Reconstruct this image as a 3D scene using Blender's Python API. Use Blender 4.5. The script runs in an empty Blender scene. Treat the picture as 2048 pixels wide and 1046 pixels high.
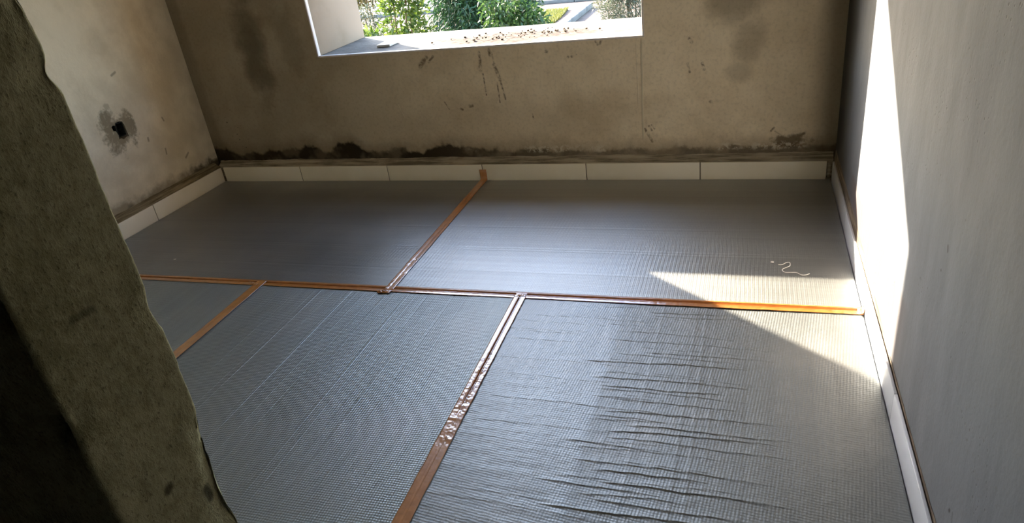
import bpy, bmesh, math, random
import numpy as np
from mathutils import Matrix, Vector

random.seed(7)
rng = np.random.default_rng(7)
scene = bpy.context.scene
COL = scene.collection

# ------------------------------------------------------------------ camera
cam_data = bpy.data.cameras.new('camera')
cam = bpy.data.objects.new('camera', cam_data)
COL.objects.link(cam)
right = Vector((0.95497945, 0.27458283, -0.11233216))
up = Vector((-0.03058302, 0.46773977, 0.88333696))
fwd = Vector((-0.29509138, 0.84013319, -0.45507944))
m = Matrix((right, up, -fwd)).transposed().to_4x4()
m.translation = Vector((3.2160, -3.4777, 1.36596))
cam.matrix_world = m
cam_data.sensor_fit = 'HORIZONTAL'
cam_data.sensor_width = 36.0
cam_data.lens = 1391.40 / 2048 * 36.0
cam_data.shift_x = -(1059.02 - 1024) / 2048
cam_data.shift_y = (522.02 - 523) / 2048
cam_data.clip_start = 0.02
cam_data.clip_end = 300
scene.camera = cam

# ------------------------------------------------------------------ light
SUN_DIR = Vector((1.299, -1.065, -0.73)).normalized()      # direction the sunlight travels
SUN_EL = math.asin(-SUN_DIR.z)
sun_data = bpy.data.lights.new('sun', 'SUN')
sun_data.energy = 17.0
sun_data.angle = math.radians(0.53)
sun_data.color = (1.0, 0.88, 0.70)
sun = bpy.data.objects.new('sun', sun_data)
COL.objects.link(sun)
sun.rotation_euler = SUN_DIR.to_track_quat('-Z', 'Y').to_euler()
sun.location = -SUN_DIR * 40

world = bpy.data.worlds.new('sky')
scene.world = world
world.use_nodes = True
wn = world.node_tree.nodes
wl = world.node_tree.links
wn.clear()
w_out = wn.new('ShaderNodeOutputWorld')
w_bg = wn.new('ShaderNodeBackground')
w_sky = wn.new('ShaderNodeTexSky')
w_sky.sky_type = 'NISHITA'
w_sky.sun_disc = False
w_sky.sun_elevation = SUN_EL
w_sky.sun_rotation = math.atan2(-SUN_DIR.x, -SUN_DIR.y)
w_sky.air_density = 1.0
w_sky.dust_density = 1.0
w_sky.ozone_density = 1.6
w_bg.inputs['Strength'].default_value = 0.95
wl.new(w_sky.outputs['Color'], w_bg.inputs['Color'])
wl.new(w_bg.outputs['Background'], w_out.inputs['Surface'])

vs = scene.view_settings
vs.view_transform = 'Standard'
vs.look = 'None'
vs.gamma = 1.0
vs.use_curve_mapping = False
vs.exposure = 1.25
try:
    scene.cycles.max_bounces = 14
    scene.cycles.diffuse_bounces = 8
    scene.cycles.glossy_bounces = 5
    scene.cycles.transmission_bounces = 4
    scene.cycles.sample_clamp_indirect = 8.0
    scene.cycles.use_denoising = True
except Exception:
    pass


# ------------------------------------------------------------------ helpers
def srgb(r, g, b):
    def f(c):
        c /= 255.0
        return c / 12.92 if c <= 0.04045 else ((c + 0.055) / 1.055) ** 2.4
    return (f(r), f(g), f(b), 1.0)


class NT:
    """Small wrapper for building a material's node tree."""

    def __init__(self, name):
        self.mat = bpy.data.materials.new(name)
        self.mat.use_nodes = True
        self.t = self.mat.node_tree
        self.n = self.t.nodes
        self.l = self.t.links
        self.n.clear()
        self.out = self.n.new('ShaderNodeOutputMaterial')
        self.bsdf = self.n.new('ShaderNodeBsdfPrincipled')
        self.l.new(self.bsdf.outputs[0], self.out.inputs['Surface'])
        g = self.n.new('ShaderNodeNewGeometry')
        self.geo = g
        self.pos = g.outputs['Position']
        s = self.n.new('ShaderNodeSeparateXYZ')
        self.l.new(self.pos, s.inputs[0])
        self.x, self.y, self.z = s.outputs

    def put(self, sock, v):
        if hasattr(v, 'is_linked') or isinstance(v, bpy.types.NodeSocket):
            self.l.new(v, sock)
        else:
            sock.default_value = v

    def math(self, op, a, b=0.0, c=None, clamp=False):
        nd = self.n.new('ShaderNodeMath')
        nd.operation = op
        nd.use_clamp = clamp
        self.put(nd.inputs[0], a)
        self.put(nd.inputs[1], b)
        if c is not None:
            self.put(nd.inputs[2], c)
        return nd.outputs[0]

    def add(self, a, b): return self.math('ADD', a, b)
    def sub(self, a, b): return self.math('SUBTRACT', a, b)
    def mul(self, a, b): return self.math('MULTIPLY', a, b)
    def maxi(self, a, b): return self.math('MAXIMUM', a, b)

    def smooth(self, v, lo, hi, a=0.0, b=1.0):
        nd = self.n.new('ShaderNodeMapRange')
        nd.interpolation_type = 'SMOOTHSTEP'
        self.put(nd.inputs[0], v)
        self.put(nd.inputs[1], lo)
        self.put(nd.inputs[2], hi)
        self.put(nd.inputs[3], a)
        self.put(nd.inputs[4], b)
        return nd.outputs[0]

    def scaled(self, sx, sy, sz, off=(0, 0, 0)):
        nd = self.n.new('ShaderNodeMapping')
        self.l.new(self.pos, nd.inputs[0])
        nd.inputs['Scale'].default_value = (sx, sy, sz)
        nd.inputs['Location'].default_value = off
        return nd.outputs[0]

    def noise(self, scale, detail=4.0, rough=0.55, vec=None, dist=0.0):
        nd = self.n.new('ShaderNodeTexNoise')
        self.l.new(vec if vec is not None else self.pos, nd.inputs['Vector'])
        nd.inputs['Scale'].default_value = scale
        nd.inputs['Detail'].default_value = detail
        nd.inputs['Roughness'].default_value = rough
        nd.inputs['Distortion'].default_value = dist
        return nd.outputs[0]

    def voronoi(self, scale, vec=None, out='Distance'):
        nd = self.n.new('ShaderNodeTexVoronoi')
        self.l.new(vec if vec is not None else self.pos, nd.inputs['Vector'])
        nd.inputs['Scale'].default_value = scale
        return nd.outputs[out]

    def mix(self, f, a, b):
        nd = self.n.new('ShaderNodeMix')
        nd.data_type = 'RGBA'
        self.put(nd.inputs[0], f)
        self.put(nd.inputs[6], a)
        self.put(nd.inputs[7], b)
        return nd.outputs[2]

    def segment(self, u, v, a, b, w, soft=2.0):
        """1 inside a stroke from a to b (wall coordinates u, v), 0 outside."""
        dx, dy = b[0] - a[0], b[1] - a[1]
        L2 = dx * dx + dy * dy + 1e-9
        pu, pv = self.sub(u, a[0]), self.sub(v, a[1])
        t = self.math('MULTIPLY', self.add(self.mul(pu, dx), self.mul(pv, dy)), 1.0 / L2, clamp=True)
        ex = self.sub(pu, self.mul(t, dx))
        ey = self.sub(pv, self.mul(t, dy))
        d = self.math('SQRT', self.add(self.mul(ex, ex), self.mul(ey, ey)))
        return self.smooth(d, w * 0.4, w * soft, 1.0, 0.0)

    def blob(self, u, v, c, ru, rv, wob, lo=0.6, hi=1.2):
        du = self.mul(self.sub(u, c[0]), 1.0 / ru)
        dv = self.mul(self.sub(v, c[1]), 1.0 / rv)
        d = self.math('SQRT', self.add(self.mul(du, du), self.mul(dv, dv)))
        return self.smooth(self.add(d, wob), lo, hi, 1.0, 0.0)

    def bump(self, h, strength, dist, normal=None):
        nd = self.n.new('ShaderNodeBump')
        nd.inputs['Strength'].default_value = strength
        nd.inputs['Distance'].default_value = dist
        self.put(nd.inputs['Height'], h)
        if normal is not None:
            self.l.new(normal, nd.inputs['Normal'])
        return nd.outputs[0]

    def done(self, color, rough=0.8, metallic=0.0, normal=None, spec=None):
        self.put(self.bsdf.inputs['Base Color'], color)
        self.put(self.bsdf.inputs['Roughness'], rough)
        self.put(self.bsdf.inputs['Metallic'], metallic)
        if spec is not None:
            self.put(self.bsdf.inputs['Specular IOR Level'], spec)
        if normal is not None:
            self.l.new(normal, self.bsdf.inputs['Normal'])
        return self.mat


def mesh_obj(name, verts, faces, mat=None, parent=None, smooth=False):
    me = bpy.data.meshes.new(name)
    me.from_pydata([tuple(v) for v in verts], [], faces)
    me.update()
    if smooth:
        me.shade_smooth()
    if mat:
        me.materials.append(mat)
    o = bpy.data.objects.new(name, me)
    COL.objects.link(o)
    if parent:
        o.parent = parent
    return o


def quads_obj(name, co, quads, mat=None, parent=None, smooth=True):
    """Fast mesh from numpy arrays: co (n,3), quads (m,4)."""
    me = bpy.data.meshes.new(name)
    n, q = len(co), len(quads)
    me.vertices.add(n)
    me.vertices.foreach_set('co', np.ascontiguousarray(co, dtype=np.float32).ravel())
    me.loops.add(q * 4)
    me.loops.foreach_set('vertex_index', np.ascontiguousarray(quads, dtype=np.int32).ravel())
    me.polygons.add(q)
    me.polygons.foreach_set('loop_start', np.arange(0, q * 4, 4, dtype=np.int32))
    me.update(calc_edges=True)
    me.validate()
    if smooth:
        me.shade_smooth()
    if mat:
        me.materials.append(mat)
    o = bpy.data.objects.new(name, me)
    COL.objects.link(o)
    if parent:
        o.parent = parent
    return o


def grid_quads(nu, nv, base=0):
    i = np.arange(nu - 1)[:, None] * nv + np.arange(nv - 1)[None, :] + base
    return np.stack([i, i + nv, i + nv + 1, i + 1], -1).reshape(-1, 4)


BOXF = [(0, 3, 2, 1), (4, 5, 6, 7), (0, 1, 5, 4), (1, 2, 6, 5), (2, 3, 7, 6), (3, 0, 4, 7)]


def box_data(x0, x1, y0, y1, z0, z1):
    return [(x0, y0, z0), (x1, y0, z0), (x1, y1, z0), (x0, y1, z0),
            (x0, y0, z1), (x1, y0, z1), (x1, y1, z1), (x0, y1, z1)]


def boxes(name, bl, mat, parent=None):
    vs_, fs = [], []
    for b in bl:
        k = len(vs_)
        vs_ += box_data(*b)
        fs += [tuple(i + k for i in f) for f in BOXF]
    return mesh_obj(name, vs_, fs, mat, parent)


def bevel_box(name, x0, x1, y0, y1, z0, z1, bev, mat, parent=None, seg=2):
    bm = bmesh.new()
    vv = [bm.verts.new(p) for p in box_data(x0, x1, y0, y1, z0, z1)]
    for f in BOXF:
        bm.faces.new([vv[i] for i in f])
    bmesh.ops.bevel(bm, geom=list(bm.edges), offset=bev, segments=seg, affect='EDGES', profile=0.5)
    me = bpy.data.meshes.new(name)
    bm.to_mesh(me)
    bm.free()
    me.shade_smooth()
    me.materials.append(mat)
    o = bpy.data.objects.new(name, me)
    COL.objects.link(o)
    if parent:
        o.parent = parent
    return o


def empty(name, loc=(0, 0, 0), label=None, cat=None, group=None, kind=None):
    o = bpy.data.objects.new(name, None)
    o.empty_display_size = 0.1
    o.location = loc
    COL.objects.link(o)
    return tag(o, label, cat, group, kind)


def tag(o, label=None, cat=None, group=None, kind=None):
    if label: o['label'] = label
    if cat: o['category'] = cat
    if group: o['group'] = group
    if kind: o['kind'] = kind
    return o


def structure(o, label, cat):
    return tag(o, label, cat, kind='structure')


def vnoise(u, v, scale, seed, octaves=3):
    """cheap smooth value noise on arrays, about -1..1"""
    r = np.random.default_rng(seed)
    tab = r.uniform(-1, 1, (256, 256))
    out = np.zeros(np.broadcast(u, v).shape)
    amp, tot = 1.0, 0.0
    for k in range(octaves):
        uu, vv = u * scale + 17.3 * k, v * scale + 9.1 * k
        i, j = np.floor(uu).astype(int), np.floor(vv).astype(int)
        fu, fv = uu - i, vv - j
        fu, fv = fu * fu * (3 - 2 * fu), fv * fv * (3 - 2 * fv)
        i, j, i1, j1 = i % 256, j % 256, (i + 1) % 256, (j + 1) % 256
        out = out + amp * ((tab[i, j] * (1 - fu) + tab[i1, j] * fu) * (1 - fv)
                           + (tab[i, j1] * (1 - fu) + tab[i1, j1] * fu) * fv)
        tot += amp
        amp *= 0.5
        scale *= 2.03
    return out / tot


# ------------------------------------------------------------------ dimensions (metres)
W = 3.6112            # between the skirting faces, left to right
XL, XR = -0.05, 3.626  # wall planes
YB, YF = 0.05, -2.932  # back wall, front (door) wall room side
YFH = -3.082           # door wall, hall side
YO = 0.603             # outer face of the back wall
HS = 0.0892            # skirting height above the foil
T = 0.020              # foil sheet thickness; the foil top is z = 0
WX0, WX1, WZ0, WZ1 = 0.8747, 2.7058, 0.7297, 2.0   # window opening
CEIL = 2.8
DX = 2.551             # left door jamb face
SEAM_Y = -1.2365

# ------------------------------------------------------------------ plaster materials


def plaster_back():
    k = NT('stained_cement_plaster')
    n1 = k.noise(1.6, 5, 0.6)
    n2 = k.noise(7.0, 5, 0.62)
    n3 = k.noise(60.0, 3, 0.6)
    tone = k.add(k.mul(n1, 0.62), k.mul(n2, 0.38))
    col = k.mix(k.smooth(tone, 0.36, 0.62), srgb(222, 206, 178), srgb(242, 228, 202))
    col = k.mix(k.mul(k.smooth(n3, 0.45, 0.75), 0.18), col, srgb(110, 98, 78))
    # broad stains beside the window; also darker towards both corners and leftward
    wob = k.mul(k.sub(n2, 0.5), 1.3)
    wob = k.mul(wob, 0.6)
    fld = k.blob(k.x, k.z, (0.45, 0.80), 0.20, 0.62, wob, 0.1, 1.5)
    fld = k.maxi(fld, k.mul(k.blob(k.x, k.z, (0.70, 0.85), 0.22, 0.45, wob, 0.1, 1.6), 0.8))
    fld = k.maxi(fld, k.smooth(k.add(k.x, k.mul(wob, 0.05)), 0.0, 0.16, 0.8, 0.0))
    fld = k.maxi(fld, k.mul(k.smooth(k.x, 2.0, 0.5), 0.70))
    fld = k.maxi(fld, k.mul(k.blob(k.x, k.z, (3.13, 0.86), 0.13, 0.13, wob, 0.4, 1.3), 0.55))
    fld = k.maxi(fld, k.mul(k.blob(k.x, k.z, (3.20, 0.68), 0.08, 0.12, wob, 0.4, 1.3), 0.4))
    fld = k.maxi(fld, k.mul(k.blob(k.x, k.z, (3.16, 0.53), 0.07, 0.06, wob, 0.4, 1.2), 0.3))
    fld = k.maxi(fld, k.smooth(k.add(k.x, k.mul(wob, 0.05)), 3.47, 3.60, 0.0, 0.75))
    col = k.mix(k.mul(fld, 0.84), col, srgb(60, 52, 34))
    col = k.mix(k.mul(k.blob(k.x, k.z, (1.95, 0.30), 0.9, 0.16, wob, 0.3, 1.5), 0.25), col, srgb(122, 98, 70))
    # strokes: brown drips and scrapes under the sill, scratches near the skirting
    marks = None
    for a, b, w in [((1.535, .688), (1.490, .642), .009), ((1.577, .691), (1.545, .663), .005),
                    ((1.844, .697), (1.840, .650), .005), ((1.842, .660), (1.838, .605), .007),
                    ((1.849, .584), (1.852, .470), .003), ((1.915, .693), (1.920, .600), .003),
                    ((1.918, .630), (1.942, .545), .007), ((1.940, .555), (1.958, .444), .004),
                    ((1.922, .535), (1.924, .426), .003), ((1.900, .71), (1.902, .68), .006),
                    ((2.210, .681), (2.211, .680), .007), ((2.323, .647), (2.324, .646), .005),
                    ((2.342, .649), (2.343, .648), .005), ((2.365, .655), (2.366, .655), .004),
                    ((2.472, .715), (2.481, .700), .005), ((2.492, .705), (2.500, .72), .005),
                    ((2.701, .258), (2.737, .189), .005), ((2.722, .273), (2.735, .25), .004),
                    ((2.735, .278), (2.75, .258), .003), ((3.335, .247), (3.322, .232), .004),
                    ((1.745, .412), (1.76, .413), .007), ((1.69, .40), (1.70, .395), .005),
                    ((2.93, .70), (2.94, .685), .006), ((2.92, .585), (2.93, .54), .004),
                    ((2.99, .58), (3.0, .55), .005), ((3.03, .39), (3.032, .388), .006),
                    ((1.60, .44), (1.62, .40), .003), ((2.10, .36), (2.102, .33), .003)]:
        s = k.segment(k.x, k.z, a, b, w)
        marks = s if marks is None else k.maxi(marks, s)
    marks = k.mul(marks, k.smooth(k.noise(55.0, 3, 0.7), 0.36, 0.60, 0.1, 1.0))
    col = k.mix(k.mul(marks, 0.75), col, srgb(88, 64, 42))
    # fly-speck mould dots near the left corner
    dots = k.smooth(k.voronoi(42.0), 0.10, 0.22, 1.0, 0.0)
    dots = k.mul(dots, k.blob(k.x, k.z, (0.13, 0.29), 0.12, 0.22, wob, 0.4, 1.1))
    dots = k.mul(dots, k.smooth(k.noise(23.0, 2), 0.48, 0.55))
    col = k.mix(k.mul(dots, 0.85), col, srgb(36, 32, 22))
    # pale vertical plaster joint under the right jamb, pale scratches
    jn = k.add(k.x, k.mul(k.sub(k.noise(4.0, 2), 0.5), 0.012))
    joint = k.mul(k.smooth(k.math('ABSOLUTE', k.sub(jn, k.add(2.684, k.mul(k.z, 0.022)))), 0.0025, 0.007, 1.0, 0.0),
                  k.mul(k.smooth(k.z, 0.19, 0.23), k.smooth(k.z, 0.70, 0.73, 1.0, 0.0)))
    j2 = k.mul(k.smooth(k.math('ABSOLUTE', k.sub(jn, 2.672)), 0.001, 0.004, 1.0, 0.0),
               k.mul(k.smooth(k.z, 0.33, 0.42), k.smooth(k.z, 0.66, 0.72, 1.0, 0.0)))
    lite = k.maxi(joint, k.mul(j2, 0.45))
    lite = k.maxi(lite, k.mul(k.segment(k.x, k.z, (1.310, .435), (1.335, .36), .003), 0.4))
    lite = k.maxi(lite, k.mul(k.segment(k.x, k.z, (2.36, .37), (2.42, .37), .003), 0.3))
    col = k.mix(k.mul(lite, 0.8), col, srgb(205, 195, 172))
    # black damp band along the skirting, strongest on the left, ragged top
    nl = k.noise(2.7, 1, 0.5, k.scaled(1, 1, 0.15))
    nm = k.noise(9.0, 4, 0.65, k.scaled(1, 1, 0.8))
    hump = k.mul(k.smooth(k.math('ABSOLUTE', k.sub(k.x, 0.665)), 0.03, 0.085, 1.0, 0.0), 0.036)
    hump = k.maxi(hump, k.mul(k.smooth(k.math('ABSOLUTE', k.sub(k.x, 0.915)), 0.04, 0.14, 1.0, 0.0), 0.052))
    hump = k.maxi(hump, k.mul(k.smooth(k.x, 0.16, 0.0), 0.05))
    hump = k.maxi(hump, k.mul(k.smooth(k.math('ABSOLUTE', k.sub(k.x, 1.62)), 0.06, 0.22, 1.0, 0.0), 0.025))
    top = k.add(k.add(k.add(k.smooth(k.x, 1.4, 2.3, 0.170, 0.151), hump), k.mul(k.sub(nl, 0.5), 0.05)), k.mul(k.sub(nm, 0.5), 0.11))
    d = k.sub(k.z, top)
    band = k.smooth(d, -0.014, 0.010, 1.0, 0.0)
    halo = k.smooth(d, -0.02, 0.10, 1.0, 0.0)
    patch = k.smooth(k.noise(6.0, 3, 0.6, k.scaled(1, 1, 1, (3, 1, 2))), 0.40, 0.56)
    side = k.smooth(k.x, 1.3, 2.4, 1.0, 0.62)
    col = k.mix(k.mul(halo, 0.55), col, srgb(96, 78, 54))
    col = k.mix(k.mul(k.mul(band, side), k.add(0.62, k.mul(patch, 0.36))), col, srgb(44, 37, 25))
    # brown splash by the right corner
    spl = k.maxi(k.blob(k.x, k.z, (3.41, 0.180), 0.11, 0.040, k.mul(k.sub(k.noise(22.0, 4, 0.7), 0.5), 1.6), 0.5, 1.0),
                 k.mul(k.segment(k.x, k.z, (3.34, .230), (3.39, .195), .003), 0.4))
    spl = k.maxi(spl, k.segment(k.x, k.z, (3.475, .215), (3.44, .195), .006))
    col = k.mix(k.mul(spl, 0.75), col, srgb(84, 66, 38))
    # white salt bloom
    salt = k.mul(k.smooth(k.noise(46.0, 3, 0.7), 0.47, 0.56),
                 k.smooth(k.math('ABSOLUTE', k.sub(k.z, k.add(0.158, k.mul(k.sub(nm, 0.5), 0.05)))), 0.006, 0.028, 1.0, 0.0))
    salt = k.mul(salt, k.mul(k.smooth(k.x, 1.65, 1.8), k.smooth(k.noise(5.5, 2, 0.5, k.scaled(1, 1, 0.2)), 0.44, 0.60)))
    col = k.mix(k.mul(salt, 0.8), col, srgb(205, 198, 180))
    h = k.add(k.mul(n3, 0.5), k.mul(n2, 1.6))
    h = k.add(h, k.mul(lite, 1.2))
    h = k.add(h, k.mul(k.mul(band, k.noise(70, 4, 0.7)), 3.0))
    return k.done(col, 0.92, normal=k.bump(h, 0.5, 0.004), spec=0.2)


def plaster_left():
    k = NT('pale_cement_plaster')
    n1 = k.noise(1.9, 5, 0.6)
    n2 = k.noise(8.0, 5, 0.62)
    n3 = k.noise(70.0, 3, 0.6)
    tone = k.add(k.mul(n1, 0.6), k.mul(n2, 0.4))
    col = k.mix(k.smooth(tone, 0.36, 0.62), srgb(200, 189, 166), srgb(224, 214, 192))
    wob = k.mul(k.sub(n2, 0.5), 1.3)
    # darker repair mortar smeared around the socket hole
    w2 = k.mul(k.sub(k.noise(16.0, 4, 0.7), 0.5), 1.9)
    rp = k.maxi(k.blob(k.y, k.z, (-0.60, 0.515), 0.105, 0.115, w2, 0.55, 1.05),
                k.blob(k.y, k.z, (-0.515, 0.52), 0.05, 0.10, w2, 0.55, 1.05))
    rp = k.maxi(rp, k.blob(k.y, k.z, (-0.635, 0.60), 0.045, 0.06, w2, 0.5, 1.05))
    rp = k.maxi(rp, k.mul(k.blob(k.y, k.z, (-0.60, 0.66), 0.025, 0.022, w2, 0.5, 1.0), 0.5))
    col = k.mix(k.mul(rp, 0.75), col, srgb(108, 99, 77))
    lips = k.mul(rp, k.smooth(k.noise(38.0, 2), 0.60, 0.68))
    col = k.mix(k.mul(lips, 0.6), col, srgb(196, 184, 160))
    # small scrapes
    mk = None
    for a, b, w in [((-.33, .30), (-.325, .33), .004), ((-.20, .23), (-.17, .25), .005), ((-.42, .41), (-.418, .425), .005),
                    ((-.50, .80), (-.47, .81), .005), ((-.27, .50), (-.265, .48), .004)]:
        s = k.segment(k.y, k.z, a, b, w)
        mk = s if mk is None else k.maxi(mk, s)
    col = k.mix(k.mul(mk, 0.55), col, srgb(88, 76, 58))
    # damp rising from the skirting
    nm = k.noise(9.0, 4, 0.65)
    d = k.sub(k.z, k.add(0.155, k.mul(k.sub(nm, 0.5), 0.16)))
    col = k.mix(k.mul(k.smooth(d, -0.03, 0.03, 1.0, 0.0), 0.62), col, srgb(98, 88, 66))
    dk = k.mul(k.smooth(d, -0.03, 0.012, 1.0, 0.0), k.smooth(k.y, -0.32, -0.10))
    col = k.mix(k.mul(dk, 0.8), col, srgb(40, 35, 25))
    dk2 = k.mul(k.smooth(d, -0.02, 0.01, 1.0, 0.0), k.smooth(k.noise(7.0, 2), 0.5, 0.6))
    col = k.mix(k.mul(dk2, 0.5), col, srgb(62, 54, 38))
    h = k.add(k.mul(n3, 0.5), k.mul(n2, 1.6))
    h = k.add(h, k.mul(k.mul(rp, k.noise(45, 4, 0.7)), 3.0))
    return k.done(col, 0.92, normal=k.bump(h, 0.5, 0.004), spec=0.2)


def plaster_right():
    k = NT('grey_trowelled_plaster')
    n1 = k.noise(2.2, 5, 0.6, k.scaled(1, 1, 0.45))
    n2 = k.noise(11.0, 5, 0.65, k.scaled(1, 1.2, 0.5))
    n3 = k.noise(75.0, 3, 0.6)
    # slanted trowel sweeps
    mp = k.n.new('ShaderNodeMapping')
    k.l.new(k.pos, mp.inputs[0])
    mp.inputs['Rotation'].default_value = (math.radians(24), 0, 0)
    mp.inputs['Scale'].default_value = (1, 2.4, 0.6)
    n4 = k.noise(3.2, 5, 0.62, mp.outputs[0], 0.4)
    tone = k.add(k.add(k.mul(n1, 0.35), k.mul(n2, 0.25)), k.mul(n4, 0.40))
    col = k.mix(k.smooth(tone, 0.36, 0.64), srgb(110, 113, 118), srgb(124, 127, 132))
    col = k.mix(k.mul(k.smooth(n3, 0.55, 0.72), 0.22), col, srgb(112, 105, 97))
    wob = k.mul(k.sub(n2, 0.5), 1.3)
    # pinkish damp tide mark above the skirting, fading towards the door
    tide = k.add(k.add(0.245, k.mul(k.smooth(k.y, -0.75, -1.30), 0.06)), k.mul(k.sub(n1, 0.5), 0.10))
    st = k.smooth(k.sub(k.z, tide), -0.015, 0.02, 1.0, 0.0)
    st = k.mul(st, k.mul(k.smooth(k.y, -0.40, -0.75), k.smooth(k.y, -1.80, -1.55)))
    col = k.mix(k.mul(st, 0.62), col, srgb(96, 76, 68))
    # darker towards the far corner and low down beside it
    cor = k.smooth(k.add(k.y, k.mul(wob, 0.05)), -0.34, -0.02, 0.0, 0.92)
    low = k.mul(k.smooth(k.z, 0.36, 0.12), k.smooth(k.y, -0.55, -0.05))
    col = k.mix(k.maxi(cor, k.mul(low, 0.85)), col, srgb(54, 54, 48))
    mk = None
    for a, b, w in [((-2.300, .185), (-2.303, .190), .006), ((-2.318, .20), (-2.33, .175), .002), ((-2.135, .090), (-2.136, .091), .005),
                    ((-1.989, .615), (-1.984, .625), .005), ((-1.965, .557), (-1.966, .556), .004), ((-1.36, .365), (-1.361, .372), .006),
                    ((-1.371, .500), (-1.372, .52), .005), ((-1.33, .42), (-1.331, .425), .004)]:
        s = k.segment(k.y, k.z, a, b, w * 0.55)
        mk = s if mk is None else k.maxi(mk, s)
    col = k.mix(k.mul(mk, 0.75), col, srgb(52, 46, 40))
    pit = k.mul(k.smooth(k.voronoi(60.0), 0.10, 0.24, 1.0, 0.0), k.smooth(k.noise(6.0, 3), 0.54, 0.66))
    col = k.mix(k.mul(pit, 0.4), col, srgb(80, 72, 64))
    h = k.add(k.add(k.mul(n3, 0.4), k.mul(n2, 0.8)), k.mul(n4, 0.8))
    h = k.sub(h, k.mul(pit, 0.6))
    return k.done(col, 0.9, normal=k.bump(h, 0.5, 0.004), spec=0.25)


def plaster_door():
    k = NT('rough_door_plaster')
    n1 = k.noise(5.0, 5, 0.6)
    n2 = k.noise(75.0, 5, 0.7, k.scaled(1, 1.2, 0.8))
    n3 = k.noise(240.0, 3, 0.7, k.scaled(1, 1.2, 0.7))
    tone = k.add(k.mul(n1, 0.5), k.mul(n2, 0.5))
    col = k.mix(k.smooth(tone, 0.36, 0.62), srgb(138, 134, 102), srgb(176, 171, 138))
    col = k.mix(k.mul(k.smooth(n3, 0.56, 0.68), 0.55), col, srgb(56, 50, 32))
    mk = k.mul(k.segment(k.y, k.z, (-3.03, 1.036), (-3.005, 1.034), .0035), 0.6)
    mk = k.maxi(mk, k.segment(k.y, k.z, (-3.015, .78), (-3.012, .782), .005))
    mk = k.maxi(mk, k.segment(k.y, k.z, (-2.965, .73), (-2.962, .715), .006))
    col = k.mix(k.mul(mk, 0.8), col, srgb(28, 24, 15))
    h = k.add(k.mul(n2, 1.4), k.mul(n3, 0.8))
    return k.done(col, 0.95, normal=k.bump(h, 0.6, 0.003), spec=0.15)


def plain(name, c1, c2, scale=6.0, rough=0.85, bump=0.3, spec=0.3):
    k = NT(name)
    n = k.noise(scale, 5, 0.6)
    col = k.mix(k.smooth(n, 0.36, 0.64), c1, c2)
    return k.done(col, rough, normal=k.bump(k.add(n, k.mul(k.noise(scale * 9, 3), 0.5)), bump, 0.004), spec=spec)


M_BACK, M_LEFT, M_RIGHT, M_DOOR = plaster_back(), plaster_left(), plaster_right(), plaster_door()
M_CEIL = plain('ceiling_plaster', srgb(200, 191, 173), srgb(216, 207, 190))
M_ROOM = plain('room_plaster', srgb(186, 174, 150), srgb(210, 199, 176), 4.0)
M_HALL = plain('hall_plaster', srgb(70, 66, 54), srgb(92, 86, 70))
M_SLAB = plain('concrete_slab', srgb(96, 90, 80), srgb(128, 120, 106))
M_REVEAL = plain('white_putty', srgb(146, 131, 112), srgb(157, 141, 123), 4.0, 0.7, 0.12)
M_BEAD = plain('white_corner_bead', srgb(222, 216, 214), srgb(234, 229, 226), 9.0, 0.6, 0.1)


def sill_mat():
    k = NT('dusty_sill_screed')
    n1 = k.noise(5.0, 5, 0.65)
    n2 = k.noise(30.0, 5, 0.7)
    col = k.mix(k.smooth(n1, 0.35, 0.65), srgb(104, 101, 95), srgb(128, 124, 117))
    dirt = k.blob(k.x, k.y, (1.95, 0.27), 0.52, 0.21, k.mul(k.sub(n1, 0.5), 1.8), 0.5, 1.15)
    dirt = k.maxi(dirt, k.mul(k.blob(k.x, k.y, (2.62, 0.22), 0.12, 0.09, k.mul(k.sub(n1, 0.5), 2.0), 0.4, 1.2), 0.6))
    dirt = k.maxi(dirt, k.mul(k.blob(k.x, k.y, (1.35, 0.47), 0.5, 0.03, k.mul(k.sub(n1, 0.5), 2.0), 0.4, 1.2), 0.5))
    dirt = k.mul(dirt, k.smooth(n2, 0.30, 0.62, 0.45, 1.0))
    col = k.mix(k.mul(dirt, 0.95), col, srgb(76, 59, 47))
    return k.done(col, 0.95, normal=k.bump(k.add(n1, n2), 0.6, 0.006), spec=0.1)


M_SILL = sill_mat()
M_TILE = plain('cream_ceramic_tile', srgb(234, 226, 206), srgb(240, 233, 216), 3.0, 0.28, 0.03, 0.5)
M_TILE_R = plain('skylit_ceramic_tile', srgb(206, 210, 218), srgb(212, 216, 224), 3.0, 0.3, 0.03, 0.5)  # same tile, cool skylight of the right side tinted into its colour


def mortar_mat(name, c1, c2, axis):
    k = NT(name)
    v = k.scaled(2.5, 30, 60) if axis == 'x' else k.scaled(30, 2.5, 60)
    n = k.noise(1.6, 5, 0.65, v, 0.3)
    n2 = k.noise(5.0, 4, 0.6)
    col = k.mix(k.smooth(k.add(k.mul(n, 0.7), k.mul(n2, 0.3)), 0.38, 0.62), c1, c2)
    return k.done(col, 0.95, normal=k.bump(n, 0.7, 0.006), spec=0.1)


M_MORTAR = mortar_mat('damp_mortar_bed', srgb(112, 103, 86), srgb(176, 166, 146), 'x')
M_MORTAR_L = mortar_mat('mortar_bed_left', srgb(100, 90, 70), srgb(150, 138, 112), 'y')
M_MORTAR_R = mortar_mat('mortar_bed_right', srgb(98, 88, 76), srgb(142, 130, 114), 'y')
M_GROUT = plain('dark_grout', srgb(66, 58, 46), srgb(88, 78, 62), 20)

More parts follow.
